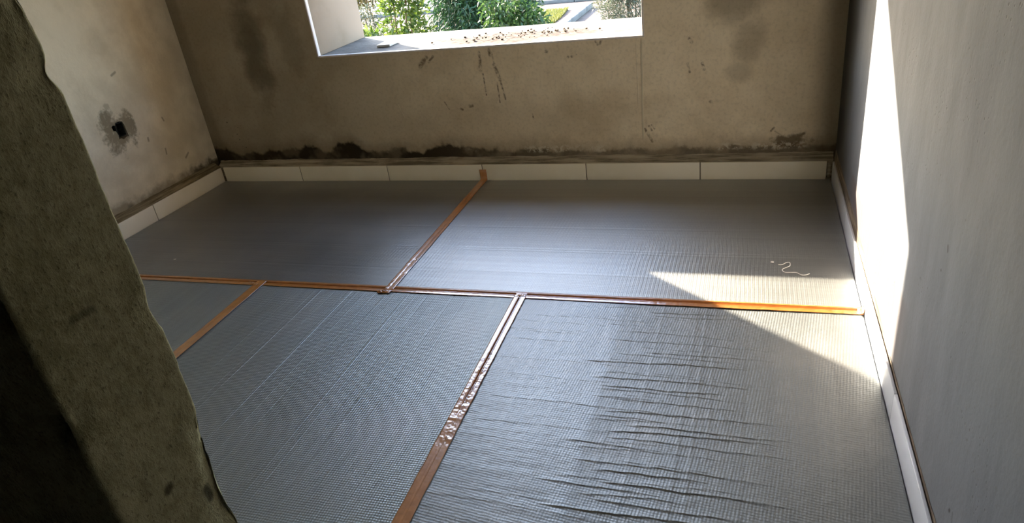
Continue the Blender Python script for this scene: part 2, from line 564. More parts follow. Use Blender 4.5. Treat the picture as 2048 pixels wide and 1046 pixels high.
# ------------------------------------------------------------------ room shell
structure(boxes('floor', [(-0.30, 3.90, -6.0, 0.60, -0.16, -T)], M_SLAB), 'bare concrete floor slab under the foil sheets', 'floor')
structure(boxes('ceiling', [(-0.30, 3.90, -6.0, 0.603, CEIL, CEIL + 0.18)], M_CEIL), 'flat plastered ceiling above the room', 'ceiling')


def back_wall():
    xs = [-0.30, WX0 - 0.008, WX1 + 0.008, 3.90]
    zs = [-0.16, WZ0 - 0.008, WZ1 + 0.008, CEIL]
    vts, fcs = [], []
    idx = {}
    for s, y in enumerate((YB, YO)):
        for i in range(4):
            for j in range(4):
                idx[s, i, j] = len(vts)
                vts.append((xs[i], y, zs[j]))
    for i in range(3):
        for j in range(3):
            if i == 1 and j == 1:
                continue
            fcs.append((idx[0, i, j], idx[0, i + 1, j], idx[0, i + 1, j + 1], idx[0, i, j + 1]))
            fcs.append((idx[1, i, j], idx[1, i, j + 1], idx[1, i + 1, j + 1], idx[1, i + 1, j]))
    ring = [(1, 1), (2, 1), (2, 2), (1, 2)]
    for a, b in zip(ring, ring[1:] + ring[:1]):
        fcs.append((idx[(0,) + a], idx[(0,) + b], idx[(1,) + b], idx[(1,) + a]))
    outer = [(0, 0), (1, 0), (2, 0), (3, 0), (3, 1), (3, 2), (3, 3), (2, 3), (1, 3), (0, 3), (0, 2), (0, 1)]
    for a, b in zip(outer, outer[1:] + outer[:1]):
        fcs.append((idx[(0,) + b], idx[(0,) + a], idx[(1,) + a], idx[(1,) + b]))
    return mesh_obj('wall_back', vts, fcs, M_BACK)


structure(back_wall(), 'brown stained plaster wall with the window opening', 'wall')

# left wall with the ragged socket hole cut through its face
HOLE = [(-.622, .552), (-.607, .560), (-.596, .553), (-.590, .566), (-.560, .567), (-.545, .562), (-.538, .540), (-.537, .500),
        (-.533, .474), (-.552, .478), (-.575, .470), (-.590, .482), (-.603, .478), (-.598, .500), (-.604, .525), (-.618, .530)]


def left_wall():
    bm = bmesh.new()
    n = len(HOLE)
    y0, y1, z0, z1 = -0.74, -0.40, 0.36, 0.68
    hv = [bm.verts.new((XL, p[0], p[1])) for p in HOLE]
    dv = [bm.verts.new((XL - 0.055, p[0], p[1])) for p in HOLE]
    for i in range(n):
        bm.faces.new((hv[i], hv[(i + 1) % n], dv[(i + 1) % n], dv[i]))
    bm.faces.new(dv)
    # square frame around the hole: each hole vertex shoots out to the frame
    cy, cz = -0.572, 0.52
    fr = []
    for p in HOLE:
        dy, dz = p[0] - cy, p[1] - cz
        ts = []
        if dy > 0: ts.append((y1 - cy) / dy)
        if dy < 0: ts.append((y0 - cy) / dy)
        if dz > 0: ts.append((z1 - cz) / dz)
        if dz < 0: ts.append((z0 - cz) / dz)
        t = min(ts)
        fr.append((cy + dy * t, cz + dz * t))
    fv = [bm.verts.new((XL, a, b)) for a, b in fr]
    corners = {(y0, z0): None, (y1, z0): None, (y1, z1): None, (y0, z1): None}
    for c in corners:
        corners[c] = bm.verts.new((XL, c[0], c[1]))

    def side(p):
        if abs(p[1] - z1) < 1e-6: return 't'
        if abs(p[1] - z0) < 1e-6: return 'b'
        if abs(p[0] - y0) < 1e-6: return 'l'
        return 'r'
    cor_of = {frozenset('tl'): (y0, z1), frozenset('tr'): (y1, z1), frozenset('bl'): (y0, z0), frozenset('br'): (y1, z0)}
    for i in range(n):
        j = (i + 1) % n
        si, sj = side(fr[i]), side(fr[j])
        if si == sj:
            bm.faces.new((hv[i], fv[i], fv[j], hv[j]))
        else:
            bm.faces.new((hv[i], fv[i], corners[cor_of[frozenset(si + sj)]], fv[j], hv[j]))
    # the rest of the wall: four rectangles and the block behind
    Y0, Y1, Z0, Z1 = -6.0, 0.055, -0.16, CEIL
    for a, b, c, d in [(Y0, y0, Z0, Z1), (y1, Y1, Z0, Z1), (y0, y1, Z0, z0), (y0, y1, z1, Z1)]:
        q = [bm.verts.new((XL, a, c)), bm.verts.new((XL, b, c)), bm.verts.new((XL, b, d)), bm.verts.new((XL, a, d))]
        bm.faces.new(q)
    xo = -0.30
    A = [bm.verts.new(p) for p in [(XL, Y0, Z0), (XL, Y1, Z0), (XL, Y1, Z1), (XL, Y0, Z1), (xo, Y0, Z0), (xo, Y1, Z0), (xo, Y1, Z1), (xo, Y0, Z1)]]
    for f in [(4, 5, 6, 7), (0, 1, 5, 4), (1, 2, 6, 5), (2, 3, 7, 6), (3, 0, 4, 7)]:
        bm.faces.new([A[i] for i in f])
    bmesh.ops.recalc_face_normals(bm, faces=bm.faces)
    me = bpy.data.meshes.new('wall_left')
    bm.to_mesh(me)
    bm.free()
    me.materials.append(M_LEFT)
    o = bpy.data.objects.new('wall_left', me)
    COL.objects.link(o)
    return o


structure(left_wall(), 'pale plaster wall with the ragged socket hole', 'wall')
structure(boxes('wall_right', [(XR, 3.90, -6.0, YB, -0.16, CEIL)], M_RIGHT), 'grey plaster wall crossed by the patch of sunlight', 'wall')
structure(boxes('wall_rear', [(-0.30, 3.90, -6.2, -6.0, -0.16, CEIL)], M_HALL), 'dark wall at the end of the hall behind the camera', 'wall')


def front_wall():
    """door wall: jamb end with rough chipped arrises, lintel and a short nib by the right wall"""
    nz = 560
    zz = np.linspace(-T, CEIL, nz)
    # profile from far left room face, round the jamb, to far left hall face: (x, y, chip weight, nx, ny)
    prof = [(XL, YF, 0, 0, 1), (1.2, YF, 0, 0, 1), (2.3, YF, 0, 0, 1)]
    for t in np.linspace(0, 1, 9)[1:]:
        x = 2.3 + (DX - 0.006 - 2.3) * t
        prof.append((x, YF, max(0, 1 - (DX - x) / 0.05), 0, 1))
    for a in np.linspace(75, 15, 5):
        prof.append((DX - 0.006 + 0.006 * math.cos(math.radians(a)), YF - 0.006 + 0.006 * math.sin(math.radians(a)), 1.0, .7, .7))
    for t in np.linspace(0, 1, 26):
        y = YF - 0.008 + (YFH - YF + 0.016) * t
        e = min(YF - y, y - YFH)
        prof.append((DX, y, max(0, 1 - e / 0.03), 1, 0))
    for a in np.linspace(-15, -75, 5):
        prof.append((DX - 0.006 + 0.006 * math.cos(math.radians(a)), YFH + 0.006 + 0.006 * math.sin(math.radians(a)), 1.0, .7, -.7))
    for t in np.linspace(0, 1, 9)[:-1]:
        x = DX - 0.006 + (2.3 - DX + 0.006) * t
        prof.append((x, YFH, max(0, 1 - (DX - x) / 0.05), 0, -1))
    prof += [(2.3, YFH, 0, 0, -1), (1.2, YFH, 0, 0, -1), (XL, YFH, 0, 0, -1)]
    p = np.array(prof)
    s = np.concatenate([[0], np.cumsum(np.hypot(np.diff(p[:, 0]), np.diff(p[:, 1])))])
    S, Z = np.meshgrid(s, zz, indexing='ij')
    chip = np.clip(vnoise(S * 0.6, Z, 14, 11, 4) * 1.5 - 0.05, 0, 1) * p[:, 2][:, None] * 0.009
    big = np.clip(vnoise(S * 0.4, Z, 5, 12, 2) * 1.6 - 0.7, 0, 1) * p[:, 2][:, None] * 0.005
    rough = vnoise(S, Z, 60, 13, 3) * 0.0012 + vnoise(S, Z, 8, 14, 2) * 0.001
    # bite out of the room-side arris at the top of the picture, and a lump under it
    arr = np.exp(-((p[:, 1] - YF) / 0.03) ** 2)[:, None] * (p[:, 0] > 2.45)[:, None]
    bite = arr * (np.exp(-((Z - 1.270) / 0.013) ** 2) * 0.007 - np.exp(-((Z - 1.31) / 0.02) ** 2) * 0.002
                  + np.exp(-((Z - 0.70) / 0.05) ** 2) * 0.012)
    off = rough * (p[:, 0] > 2.25)[:, None] - chip - big - bite
    X = p[:, 0][:, None] + p[:, 3][:, None] * off
    Y = p[:, 1][:, None] + p[:, 4][:, None] * off
    co = np.stack([X, Y, Z], -1).reshape(-1, 3)
    q = grid_quads(len(s), nz)[:, ::-1]
    base = len(co)
    extra, eq = [], []
    for b in [(DX - 0.05, 3.51, YFH, YF, 2.10, CEIL), (3.505, XR, YFH, YF, -T, CEIL)]:
        k = base + len(extra)
        extra += box_data(*b)
        eq += [tuple(i + k for i in f) for f in BOXF]
    co = np.concatenate([co, np.array(extra)])
    q = np.concatenate([q, np.array(eq)])
    o = quads_obj('wall_front', co, q, M_DOOR, smooth=False)
    o.data.materials.append(M_ROOM)
    nor = np.empty(len(q) * 3)
    o.data.polygons.foreach_get('normal', nor)
    ctr = np.empty(len(q) * 3)
    o.data.polygons.foreach_get('center', ctr)
    room = (nor.reshape(-1, 3)[:, 1] > 0.5) & (ctr.reshape(-1, 3)[:, 0] < DX - 0.04)
    o.data.polygons.foreach_set('material_index', room.astype(np.int32))
    return o


structure(front_wall(), 'rough olive plaster door jamb wall in shade beside the camera', 'wall')

# ------------------------------------------------------------------ window lining
win = empty('window_1', (WX0, YB, WZ0))
structure(win, 'unglazed window opening with white reveals above the stained wall', 'window')


def wpart(name, x0, x1, y0, y1, z0, z1, bev, mat):
    o = bevel_box(name, x0, x1, y0, y1, z0, z1, bev, mat)
    o.parent = win
    o.matrix_parent_inverse = Matrix.Translation((-WX0, -YB, -WZ0))
    return o


wpart('reveal', WX0 - 0.0079, WX0, YB + 0.022, YO, WZ0, WZ1, 0.001, M_REVEAL)
wpart('reveal', WX1, WX1 + 0.0079, YB + 0.022, YO, WZ0, WZ1, 0.001, M_REVEAL)
wpart('lintel_soffit', WX0, WX1, YB + 0.022, YO, WZ1, WZ1 + 0.0079, 0.001, M_REVEAL)
wpart('corner_bead', WX0 - 0.0079, WX0 + 0.0015, YB - 0.003, YB + 0.024, WZ0 - 0.006, WZ1 + 0.006, 0.003, M_BEAD)
wpart('corner_bead', WX1 - 0.0015, WX1 + 0.0079, YB - 0.003, YB + 0.024, WZ0 - 0.006, WZ1 + 0.006, 0.003, M_BEAD)
wpart('corner_bead', WX0, WX1, YB - 0.003, YB + 0.024, WZ0 - 0.0079, WZ0 + 0.0012, 0.003, M_BEAD)
wpart('corner_bead', WX0, WX1, YB - 0.003, YB + 0.024, WZ1 - 0.0012, WZ1 + 0.0079, 0.003, M_BEAD)


def sill():
    nx, ny = 260, 90
    xs = np.linspace(WX0, WX1, nx)
    ys = np.linspace(YB + 0.02, YO + 0.01, ny)
    X, Y = np.meshgrid(xs, ys, indexing='ij')
    mid = np.exp(-(((X - 1.95) / 0.5) ** 2 + ((Y - 0.28) / 0.2) ** 2))
    Z = WZ0 - 0.001 + vnoise(X, Y, 9, 31, 3) * 0.0018 + np.clip(vnoise(X, Y, 34, 32, 3), 0, 1) * 0.006 * mid
    edge = np.clip((Y - YB - 0.02) / 0.03, 0, 1)
    Z = WZ0 + (Z - WZ0) * edge
    co = np.stack([X, Y, Z], -1).reshape(-1, 3)
    q = grid_quads(nx, ny)
    # skirt down to the wall
    loop = [(i, 0) for i in range(nx)] + [(nx - 1, j) for j in range(1, ny)] + [(i, ny - 1) for i in range(nx - 2, -1, -1)] + [(0, j) for j in range(ny - 2, 0, -1)]
    ids = np.array([i * ny + j for i, j in loop])
    low = co[ids].copy()
    low[:, 2] = WZ0 - 0.0079
    k = len(co)
    n = len(ids)
    a = np.arange(n)
    b = (a + 1) % n
    sq = np.stack([ids[b], ids[a], k + a, k + b], -1)
    o = quads_obj('window_sill', np.concatenate([co, low]), np.concatenate([q, sq]), M_SILL)
    o.parent = win
    o.matrix_parent_inverse = Matrix.Translation((-WX0, -YB, -WZ0))
    return o


sill()

# ------------------------------------------------------------------ skirtings


def mortar_strip(name, n, place, depth, z_top, z_wall, seed, mat, parent, back=0.006):
    """rough mortar bed: cross-section behind and above the tiles. place(s, d, z): s along, d from tile face into the wall"""
    s = np.linspace(0, 1, n)
    prof = [(back, -T), (back, z_top - 0.012), (0.0095, z_top - 0.004), (0.014, z_top + 0.003)]
    for t in np.linspace(0, 1, 7)[1:]:
        prof.append((0.014 + (depth - 0.010) * t, z_top + 0.003 + (z_wall - z_top - 0.003) * t ** 1.3))
    prof = np.array(prof)
    S, K = np.meshgrid(s, np.arange(len(prof)), indexing='ij')
    D = np.broadcast_to(prof[:, 0], S.shape).copy()
    Z = np.broadcast_to(prof[:, 1], S.shape).copy()
    w = (K >= 2) * 1.0
    Lr = place(1, 0, 0) - place(0, 0, 0)
    ln = np.linalg.norm(Lr)
    Z += w * vnoise(S * ln, K * 0.15, 12, seed, 3) * 0.007 * (K >= 3) + w * vnoise(S * ln, K * 0.3, 60, seed + 1, 2) * 0.0018
    D += w * (K < 9) * vnoise(S * ln, K * 0.2, 25, seed + 2, 2) * 0.002
    co = np.array([[place(S[i, j], D[i, j], Z[i, j]) for j in range(S.shape[1])] for i in range(S.shape[0])]).reshape(-1, 3)
    return quads_obj(name, co, grid_quads(n, len(prof)), mat, parent)


bb = structure(empty('baseboard_back'), 'row of cream skirting tiles along the stained wall under the window', 'skirting')
A0 = 0.5826
GAP = 0.0022
ends = [0.0105] + [A0 + 0.6 * i for i in range(5)] + [3.588]
for i in range(6):
    x0, x1 = ends[i] + GAP, ends[i + 1] - GAP
    dy = random.uniform(-0.0006, 0.0006)
    bevel_box('tile', x0, x1, 0.0 + dy, 0.0079, -T + 0.001, HS + random.uniform(-.0008, .0008), 0.0012, M_TILE, bb)
mortar_strip('mortar_bed', 340, lambda s, d, z: np.array([XL + 0.02 + s * (XR - XL - 0.03), d, z]), 0.0495, HS + 0.001, HS + 0.034, 50, M_MORTAR, bb)
boxes('grout_joint', [(ends[0], ends[-1], 0.0035, 0.0055, -T + 0.001, HS - 0.002)], M_GROUT, bb)
# crumbly end piece at the right corner
bevel_box('mortar_end', 3.592, 3.605, -0.002, 0.012, -T + 0.001, HS - 0.008, 0.003, M_MORTAR, bb)

bl = structure(empty('baseboard_left'), 'cream skirting tiles along the pale left wall', 'skirting')
lends = [0.0, -0.598, -1.198, -1.798, -2.398, -2.92]
for i in range(5):
    y1, y0 = lends[i] - GAP, lends[i + 1] + GAP
    bevel_box('tile', -0.0079, 0.0 + random.uniform(-.0006, .0006), y0, y1, -T + 0.001, HS + random.uniform(-.0008, .0008), 0.0012, M_TILE, bl)
mortar_strip('mortar_bed', 280, lambda s, d, z: np.array([-d, 0.01 - s * 2.93, z]), 0.0495, HS + 0.001, HS + 0.034, 60, M_MORTAR_L, bl)
boxes('grout_joint', [(-0.0055, -0.0035, -2.92, 0.0, -T + 0.001, HS - 0.002)], M_GROUT, bl)

br = structure(empty('baseboard_right'), 'skirting tiles with a skylight tint along the grey sunlit right wall', 'skirting')
rends = [-0.004, -0.604, -1.204, -1.804, -2.404, -2.92]
for i in range(5):
    y1, y0 = rends[i] - 0.0006, rends[i + 1] + 0.0006
    bevel_box('tile', W + random.uniform(-.0003, .0003), W + 0.0085, y0, y1, -T + 0.001, HS + random.uniform(-.0005, .0005), 0.0012, M_TILE_R, br)


def right_mortar():
    n = 300
    s = np.linspace(0, 1, n)
    fade = np.clip((s * 2.9 - 0.0) / 1.62, 0, 1)            # the fillet thins out towards the door
    prof = [(0.0085, 0.02, 0), (0.0085, HS - 0.006, 0), (0.0092, HS + 0.004, 1), (0.0105, HS + 0.018, 1), (0.0125, HS + 0.034, 1), (0.0148, HS + 0.046, 1)]
    co = []
    for i in range(n):
        y = 0.03 - s[i] * 2.95
        h = 1 - 0.92 * fade[i] ** 2
        for (d, z, k) in prof:
            zz = z if not k else HS + (z - HS) * h
            dd = d if not k else d + (0.0148 - d) * fade[i] ** 3
            co.append((W + dd, y, zz))
    co = np.array(co)
    co[:, 2] += (co[:, 2] > HS) * vnoise(co[:, 1], co[:, 2], 16, 71, 3) * 0.004
    return quads_obj('mortar_bed', co, grid_quads(n, len(prof))[:, ::-1], M_MORTAR_R, br)


right_mortar()

# ------------------------------------------------------------------ foil sheets


def foil_mat(name, period, rot_deg, dimple, streak_axis, tint, rough, bands, metal=0.66):
    k = NT(name)
    a = math.radians(rot_deg)
    f = 2 * math.pi / period
    u = k.add(k.mul(k.x, math.cos(a) * f), k.mul(k.y, math.sin(a) * f))
    v = k.add(k.mul(k.x, -math.sin(a) * f), k.mul(k.y, math.cos(a) * f))
    wob = k.mul(k.noise(40.0, 2), 2.2)
    dim = k.mul(k.math('SINE', k.add(u, wob)), k.math('SINE', k.add(v, wob)))
    pebble = k.noise(150.0, 3, 0.6)
    if streak_axis == 'y':
        stv = k.scaled(1, 0.012, 1)
        along = k.x
    else:
        stv = k.scaled(0.012, 1, 1)
        along = k.y
    streak = k.noise(34.0, 4, 0.65, stv)
    broad = k.noise(5.0, 2, 0.5, stv)
    col = k.mix(k.smooth(k.add(k.mul(streak, 0.5), k.mul(broad, 0.5)), 0.36, 0.64), tuple(c * 0.88 for c in tint[:3]) + (1,), tint)
    dust = k.noise(2.5, 5, 0.65)
    col = k.mix(k.mul(k.smooth(dust, 0.45, 0.75), 0.25), col, srgb(176, 172, 166))
    specks = k.mul(k.smooth(k.voronoi(14.0), 0.012, 0.03, 1.0, 0.0), k.smooth(k.noise(4.0, 2), 0.5, 0.56))
    col = k.mix(k.mul(specks, 0.7), col, srgb(90, 82, 74))
    r = k.add(rough, k.mul(k.sub(dust, 0.5), 0.12))
    for lo, hi, dr in bands:      # lengthwise bands pressed smoother or rougher on the roll
        r = k.add(r, k.mul(k.mul(k.smooth(along, lo - 0.006, lo + 0.006), k.smooth(along, hi - 0.006, hi + 0.006, 1.0, 0.0)), dr))
    h = k.add(k.mul(dim, dimple), k.add(k.mul(pebble, 0.8), k.mul(streak, 0.9)))
    nrm = k.bump(h, 0.45, 0.0014)
    return k.done(col, r, metal, nrm)


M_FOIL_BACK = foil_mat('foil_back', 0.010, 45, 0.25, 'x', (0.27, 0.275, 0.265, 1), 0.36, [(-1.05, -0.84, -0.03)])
M_FOIL_BACKR = foil_mat('foil_back_right', 0.010, 45, 0.25, 'x', (0.40, 0.405, 0.39, 1), 0.52, [(-1.05, -0.84, -0.03)], 0.92)  # same foil as back left; lighter tint paints in light off the sunlit wall
M_FOIL_MID = foil_mat('foil_middle', 0.0115, 45, 1.0, 'y', (0.30, 0.325, 0.312, 1), 0.46, [])
M_FOIL_RIGHT = foil_mat('foil_right', 0.0125, 38, 0.50, 'y', (0.258, 0.268, 0.262, 1), 0.56, [(2.40, 2.80, -0.05)], 0.86)
M_FOAM = plain('white_foam_core', srgb(206, 208, 210), srgb(220, 221, 222), 30, 0.8)


def ridge(d, w):
    return np.exp(-(d / w) ** 2)


def sheet(name, y0, y1, xl, xr, nu, nv, hf, mat, label):
    """foam sheet with foil face: xl / xr are functions of y; hf(X, Y) is the relief of the foil"""
    ys = np.linspace(y0, y1, nv)
    t = np.linspace(0, 1, nu)
    X = xl(ys)[None, :] + (xr(ys) - xl(ys))[None, :] * t[:, None]
    Y = np.broadcast_to(ys, X.shape)
    Z = hf(X, Y)
    # pillow the outer edges slightly down
    e = np.minimum(np.minimum(X - xl(ys)[None, :], xr(ys)[None, :] - X), np.minimum(Y - y0, y1 - Y))
    Z = np.where(e < 0.008, Z - 0.0025 * (1 - e / 0.008) ** 2, Z) - 0.0006
    co = np.stack([X, Y, Z], -1).reshape(-1, 3)
    q = grid_quads(nu, nv)
    ids = np.array([i * nv for i in range(nu)] + [(nu - 1) * nv + j for j in range(1, nv)]
                   + [i * nv + nv - 1 for i in range(nu - 2, -1, -1)] + [j for j in range(nv - 2, 0, -1)])
    low = co[ids].copy()
    low[:, 2] = -T + 0.0002
    n = len(ids)
    a = np.arange(n)
    b = (a + 1) % n
    sq = np.stack([ids[b], ids[a], len(co) + a, len(co) + b], -1)
    root = empty(name, (float(X.mean()), float((y0 + y1) / 2), -T), label, 'insulation sheet', 'foil insulation sheets taped over the floor')
    inv = Matrix.Translation(-Vector(root.location))
    f = quads_obj('foil_face', co, q, mat, root)
    f.matrix_parent_inverse = inv
    c = quads_obj('foam_edge', np.concatenate([co, low]), sq, M_FOAM, root, smooth=False)
    c.matrix_parent_inverse = inv
    return root


def const(v):
    return lambda y: np.full_like(y, v)


def relief_back(seed, x_lo, x_hi):
    def f(X, Y):
        z = vnoise(X, Y, 3.0, seed, 2) * 0.0016
        # short creases across the roll (along y), stronger in places
        env = np.clip(vnoise(X, Y, 2.2, seed + 1, 2) + 0.25, 0, 1) * np.clip((-Y - 0.25) / 0.4, 0, 1)
        xw = X + 0.010 * vnoise(X * 0.3, Y, 7, seed + 2, 2)
        z = z + env * 0.00022 * np.sin(xw * 2 * np.pi / 0.0165 + 3 * vnoise(X, Y * 0.3, 3, seed + 3, 2))
        for yy in (-1.055, -0.84, -0.86, -0.62):
            z = z - 0.0007 * ridge(Y - yy - 0.004 * vnoise(X, 0 * Y, 2, seed + 5, 1), 0.006)
        return z
    return f


def relief_mid(X, Y):
    z = vnoise(X, Y, 2.5, 101, 2) * 0.0016
    r = np.random.default_rng(5)
    for x0, a in [(1.459, 1.3), (1.486, 1.1), (1.555, -.7), (1.622, 1.2), (1.635, 1.0), (1.66, .8), (1.70, .7), (1.755, -.8), (1.80, .6), (1.84, -.6),
                  (1.90, .8), (1.935, .6), (1.985, -.7), (2.03, .5), (2.10, -1.0), (2.16, -.5), (2.22, .5), (2.30, -.4), (1.30, .4), (1.38, -.5)]:
        dx = X - x0 - 0.0018 * vnoise(Y * 0.8, 0 * Y, 2, int(x0 * 1000), 1)
        br_ = np.clip(0.75 + 0.6 * vnoise(Y, 0 * Y, 4, int(x0 * 1000) + 1, 2), 0.1, 1.2)
        z = z + a * 0.0012 * br_ * ridge(dx, 0.0024)
    z = z + 0.0006 * vnoise(X, Y * 0.05, 16, 103, 3)
    return z


def relief_left(X, Y):
    return vnoise(X, Y, 3, 111, 2) * 0.0016 + 0.0005 * vnoise(X, Y * 0.05, 12, 113, 3)


def relief_right(X, Y):
    z = vnoise(X, Y, 2.2, 121, 2) * 0.002
    r = np.random.default_rng(19)
    # lengthwise press lines
    for x0, a in [(2.935, .7), (3.055, .8), (3.095, .9), (3.13, .5), (2.86, -.5), (2.62, .3), (2.52, -.3), (3.22, .4)]:
        dx = X - x0 - 0.006 * vnoise(Y * 0.8, 0 * Y, 2, int(x0 * 1000), 1)
        z = z + a * 0.0008 * ridge(dx, 0.0035)
    # crosswise wrinkles: sharp folds running along x, stepping like tucked foil
    y = -1.275
    while y > -2.9:
        y -= r.uniform(0.010, 0.030)
        x0 = r.choice([2.40, 2.72, 2.80, 2.86]) + r.uniform(-.04, .04)
        ln = r.uniform(0.22, 0.66)
        if x0 < 2.6:
            ln = r.uniform(.3, .8)
        x1 = min(x0 + ln, 3.38)
        strength = r.uniform(.35, 1.0) ** 1.1
        if x0 < 2.6:
            strength *= 0.45
        slope = r.uniform(-.035, .02)
        env = np.clip((X - x0) / 0.05, 0, 1) * np.clip((x1 - X) / 0.10, 0, 1)
        near = 1.0 - 0.55 * np.clip((X - 3.10) / 0.35, 0, 1)
        yc = y + slope * (X - 2.9) + 0.008 * vnoise(X, 0 * X, 6, int(-y * 1000), 5)
        d = Y - yc
        fold = np.where(d > 0, np.exp(-d / 0.010), np.exp(d / 0.0020))
        z = z + env * near * strength * 0.0027 * fold
    z = z + 0.0006 * vnoise(X * 0.18, Y, 42, 127, 2) * np.clip((3.3 - X) / 0.3, 0, 1)
    z = z + 0.0004 * vnoise(X, Y, 60, 128, 2)
    return z


SEAM1 = lambda y: 2.370 + (-1.25 - y) * 0.0155 + 0.008     # seam between the two front sheets
sheet('insulation_sheet', SEAM_Y + 0.0085, -0.004, const(0.004), const(1.7925), 620, 260, relief_back(201, 0, 1.8), M_FOIL_BACK,
      'dull grey foil sheet in the far left corner beside the cream tiles')
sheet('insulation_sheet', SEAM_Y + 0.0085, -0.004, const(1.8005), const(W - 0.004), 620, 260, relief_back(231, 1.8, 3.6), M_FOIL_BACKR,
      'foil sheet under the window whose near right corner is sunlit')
sheet('insulation_sheet', -2.92, SEAM_Y - 0.0085, const(0.004), const(1.163), 180, 260, relief_left, M_FOIL_MID,
      'small visible wedge of foil sheet beside the rough door jamb')
sheet('insulation_sheet', -2.92, SEAM_Y - 0.0085, const(1.171), lambda y: SEAM1(y) - 0.004, 480, 260, relief_mid, M_FOIL_MID,
      'dark foil sheet with fine lengthwise lines between two tape strips')
sheet('insulation_sheet', -2.92, SEAM_Y - 0.0085, lambda y: SEAM1(y) + 0.004, const(W - 0.004), 300, 900, relief_right, M_FOIL_RIGHT,
      'bright foil sheet with crosswise wrinkles beside the grey right wall')
# strip of slab at the door threshold stays bare

# ------------------------------------------------------------------ tape


def tape_mat():
    k = NT('brown_packing_tape')
    n = k.noise(30.0, 4, 0.6)
    col = k.mix(k.smooth(n, 0.35, 0.65), srgb(164, 102, 38), srgb(182, 118, 50))
    k.bsdf.inputs['Coat Weight'].default_value = 1.0
    k.bsdf.inputs['Coat IOR'].default_value = 1.65
    k.bsdf.inputs['Coat Roughness'].default_value = 0.14
    return k.done(col, k.add(0.30, k.mul(n, 0.10)), 0.0, k.bump(k.noise(160, 3), 0.12, 0.001), spec=0.9)


M_TAPE = tape_mat()


def tape(name, p0, p1, width, n, groove, groove_w, crinkle, seed, z0, label, bias=lambda S: 0.0 * S, wander=0.07):
    """strip from p0 to p1. groove(s) -> depth of the crease pressed into the gap between the sheets"""
    p0, p1 = np.array(p0), np.array(p1)
    d = p1 - p0
    L = np.linalg.norm(d)
    d = d / L
    nrm = np.array([-d[1], d[0]])
    s = np.linspace(0, 1, n)
    prof = np.unique(np.round(np.concatenate([np.linspace(-1, 1, 13), np.linspace(-0.50, 0.60, 45)]), 4))
    S, V = np.meshgrid(s, prof, indexing='ij')
    ctr = bias(S) + wander * vnoise(S * L, 0 * S, 1.6, seed, 2)
    gd = groove(S)
    z = z0 + 0.0003 - gd * np.exp(-((V - ctr) / groove_w) ** 6)
    lip = np.exp(-((np.abs(V - ctr) - groove_w * 1.7) / (groove_w * 0.7)) ** 2)
    z = z + np.minimum(gd * 0.22, 0.0014) * lip
    z = z + crinkle(S) * (vnoise(S * L, V * 0.012, 55, seed + 1, 3) * 0.0012 + vnoise(S * L, V * 0.03, 120, seed + 2, 2) * 0.0005)
    edge = width / 2 * V + 0.0012 * vnoise(S * L, np.sign(V), 14, seed + 3, 2) * np.abs(V)
    X = p0[0] + d[0] * L * S + nrm[0] * edge
    Y = p0[1] + d[1] * L * S + nrm[1] * edge
    co = np.stack([X, Y, z], -1).reshape(-1, 3)
    root = empty(name, (float(p0[0] + p1[0]) / 2, float(p0[1] + p1[1]) / 2, 0.0), label, 'tape', 'brown tape strips over the sheet seams')
    o = quads_obj('strip', co, grid_quads(n, len(prof)), M_TAPE, root)
    o.matrix_parent_inverse = Matrix.Translation(-Vector(root.location))
    md = o.modifiers.new('thickness', 'SOLIDIFY')
    md.thickness = 0.0003
    md.offset = 1
    return root


def child(o, root):
    o.parent = root
    o.matrix_parent_inverse = Matrix.Translation(-Vector(root.location))
    return o


long_tape = tape('packing_tape', (0.002, -1.2400), (W - 0.001, -1.2430), 0.047, 1500,
                 lambda S: 0.0185 * np.clip(0.85 + 0.3 * vnoise(S * 3.6, 0 * S, 3, 300, 2), 0.3, 1.0), 0.24,
                 lambda S: np.where(S * 3.6 > 2.0, 0.5, 0.3), 301, 0.0013,
                 'long brown tape strip with dark crease crossing the room from wall to wall',
                 lambda S: (SEAM_Y + 1.2400 + 0.0030 * S) / 0.0235, 0.03)
back_tape = tape('packing_tape', (1.787, -0.0045), (1.797, -1.246), 0.042, 420,
                 lambda S: 0.0006 + 0 * S, 0.3, lambda S: 0.25 + 0.75 * (S > 0.78), 311, 0.0026,
                 'brown tape strip running from long strip to the tiles under window')
left_tape = tape('packing_tape', (1.1555, -1.226), (1.186, -2.915), 0.046, 420,
                 lambda S: 0.0006 + 0 * S, 0.3, lambda S: 0.25 + 0 * S, 321, 0.0026,
                 'brown tape strip nearest the rough door jamb, left of dark sheet')
right_tape = tape('packing_tape', (2.3775, -1.234), (2.4045, -2.915), 0.047, 900,
                  lambda S: 0.0090 * np.clip((0.44 - S) / 0.12, 0, 1) + 0.0004, 0.12,
                  lambda S: np.clip((S - 0.16) / 0.12, 0.12, 1) * np.where(S > 0.52, 0.25, 1.0), 331, 0.0024,
                  'brown tape strip along the left edge of wrinkled bright sheet, partly mirror-white')


def strip_up(name, pts, half, axis, seed, root):
    """little tape end turned up against a skirting: pts is the path, half the half width along axis"""
    vts, n = [], len(pts)
    prof = np.linspace(-1, 1, 9)
    for i, p in enumerate(pts):
        for v in prof:
            q = list(p)
            q[axis] += v * half
            q[1 if axis == 0 else 0] += (0.0007 if axis == 0 else 0.0007) * math.sin(v * 5 + seed) * (-1)
            vts.append(q)
    o = quads_obj(name, np.array(vts), grid_quads(n, 9), M_TAPE, None)
    md = o.modifiers.new('thickness', 'SOLIDIFY')
    md.thickness = 0.0003
    md.offset = 0
    return child(o, root)


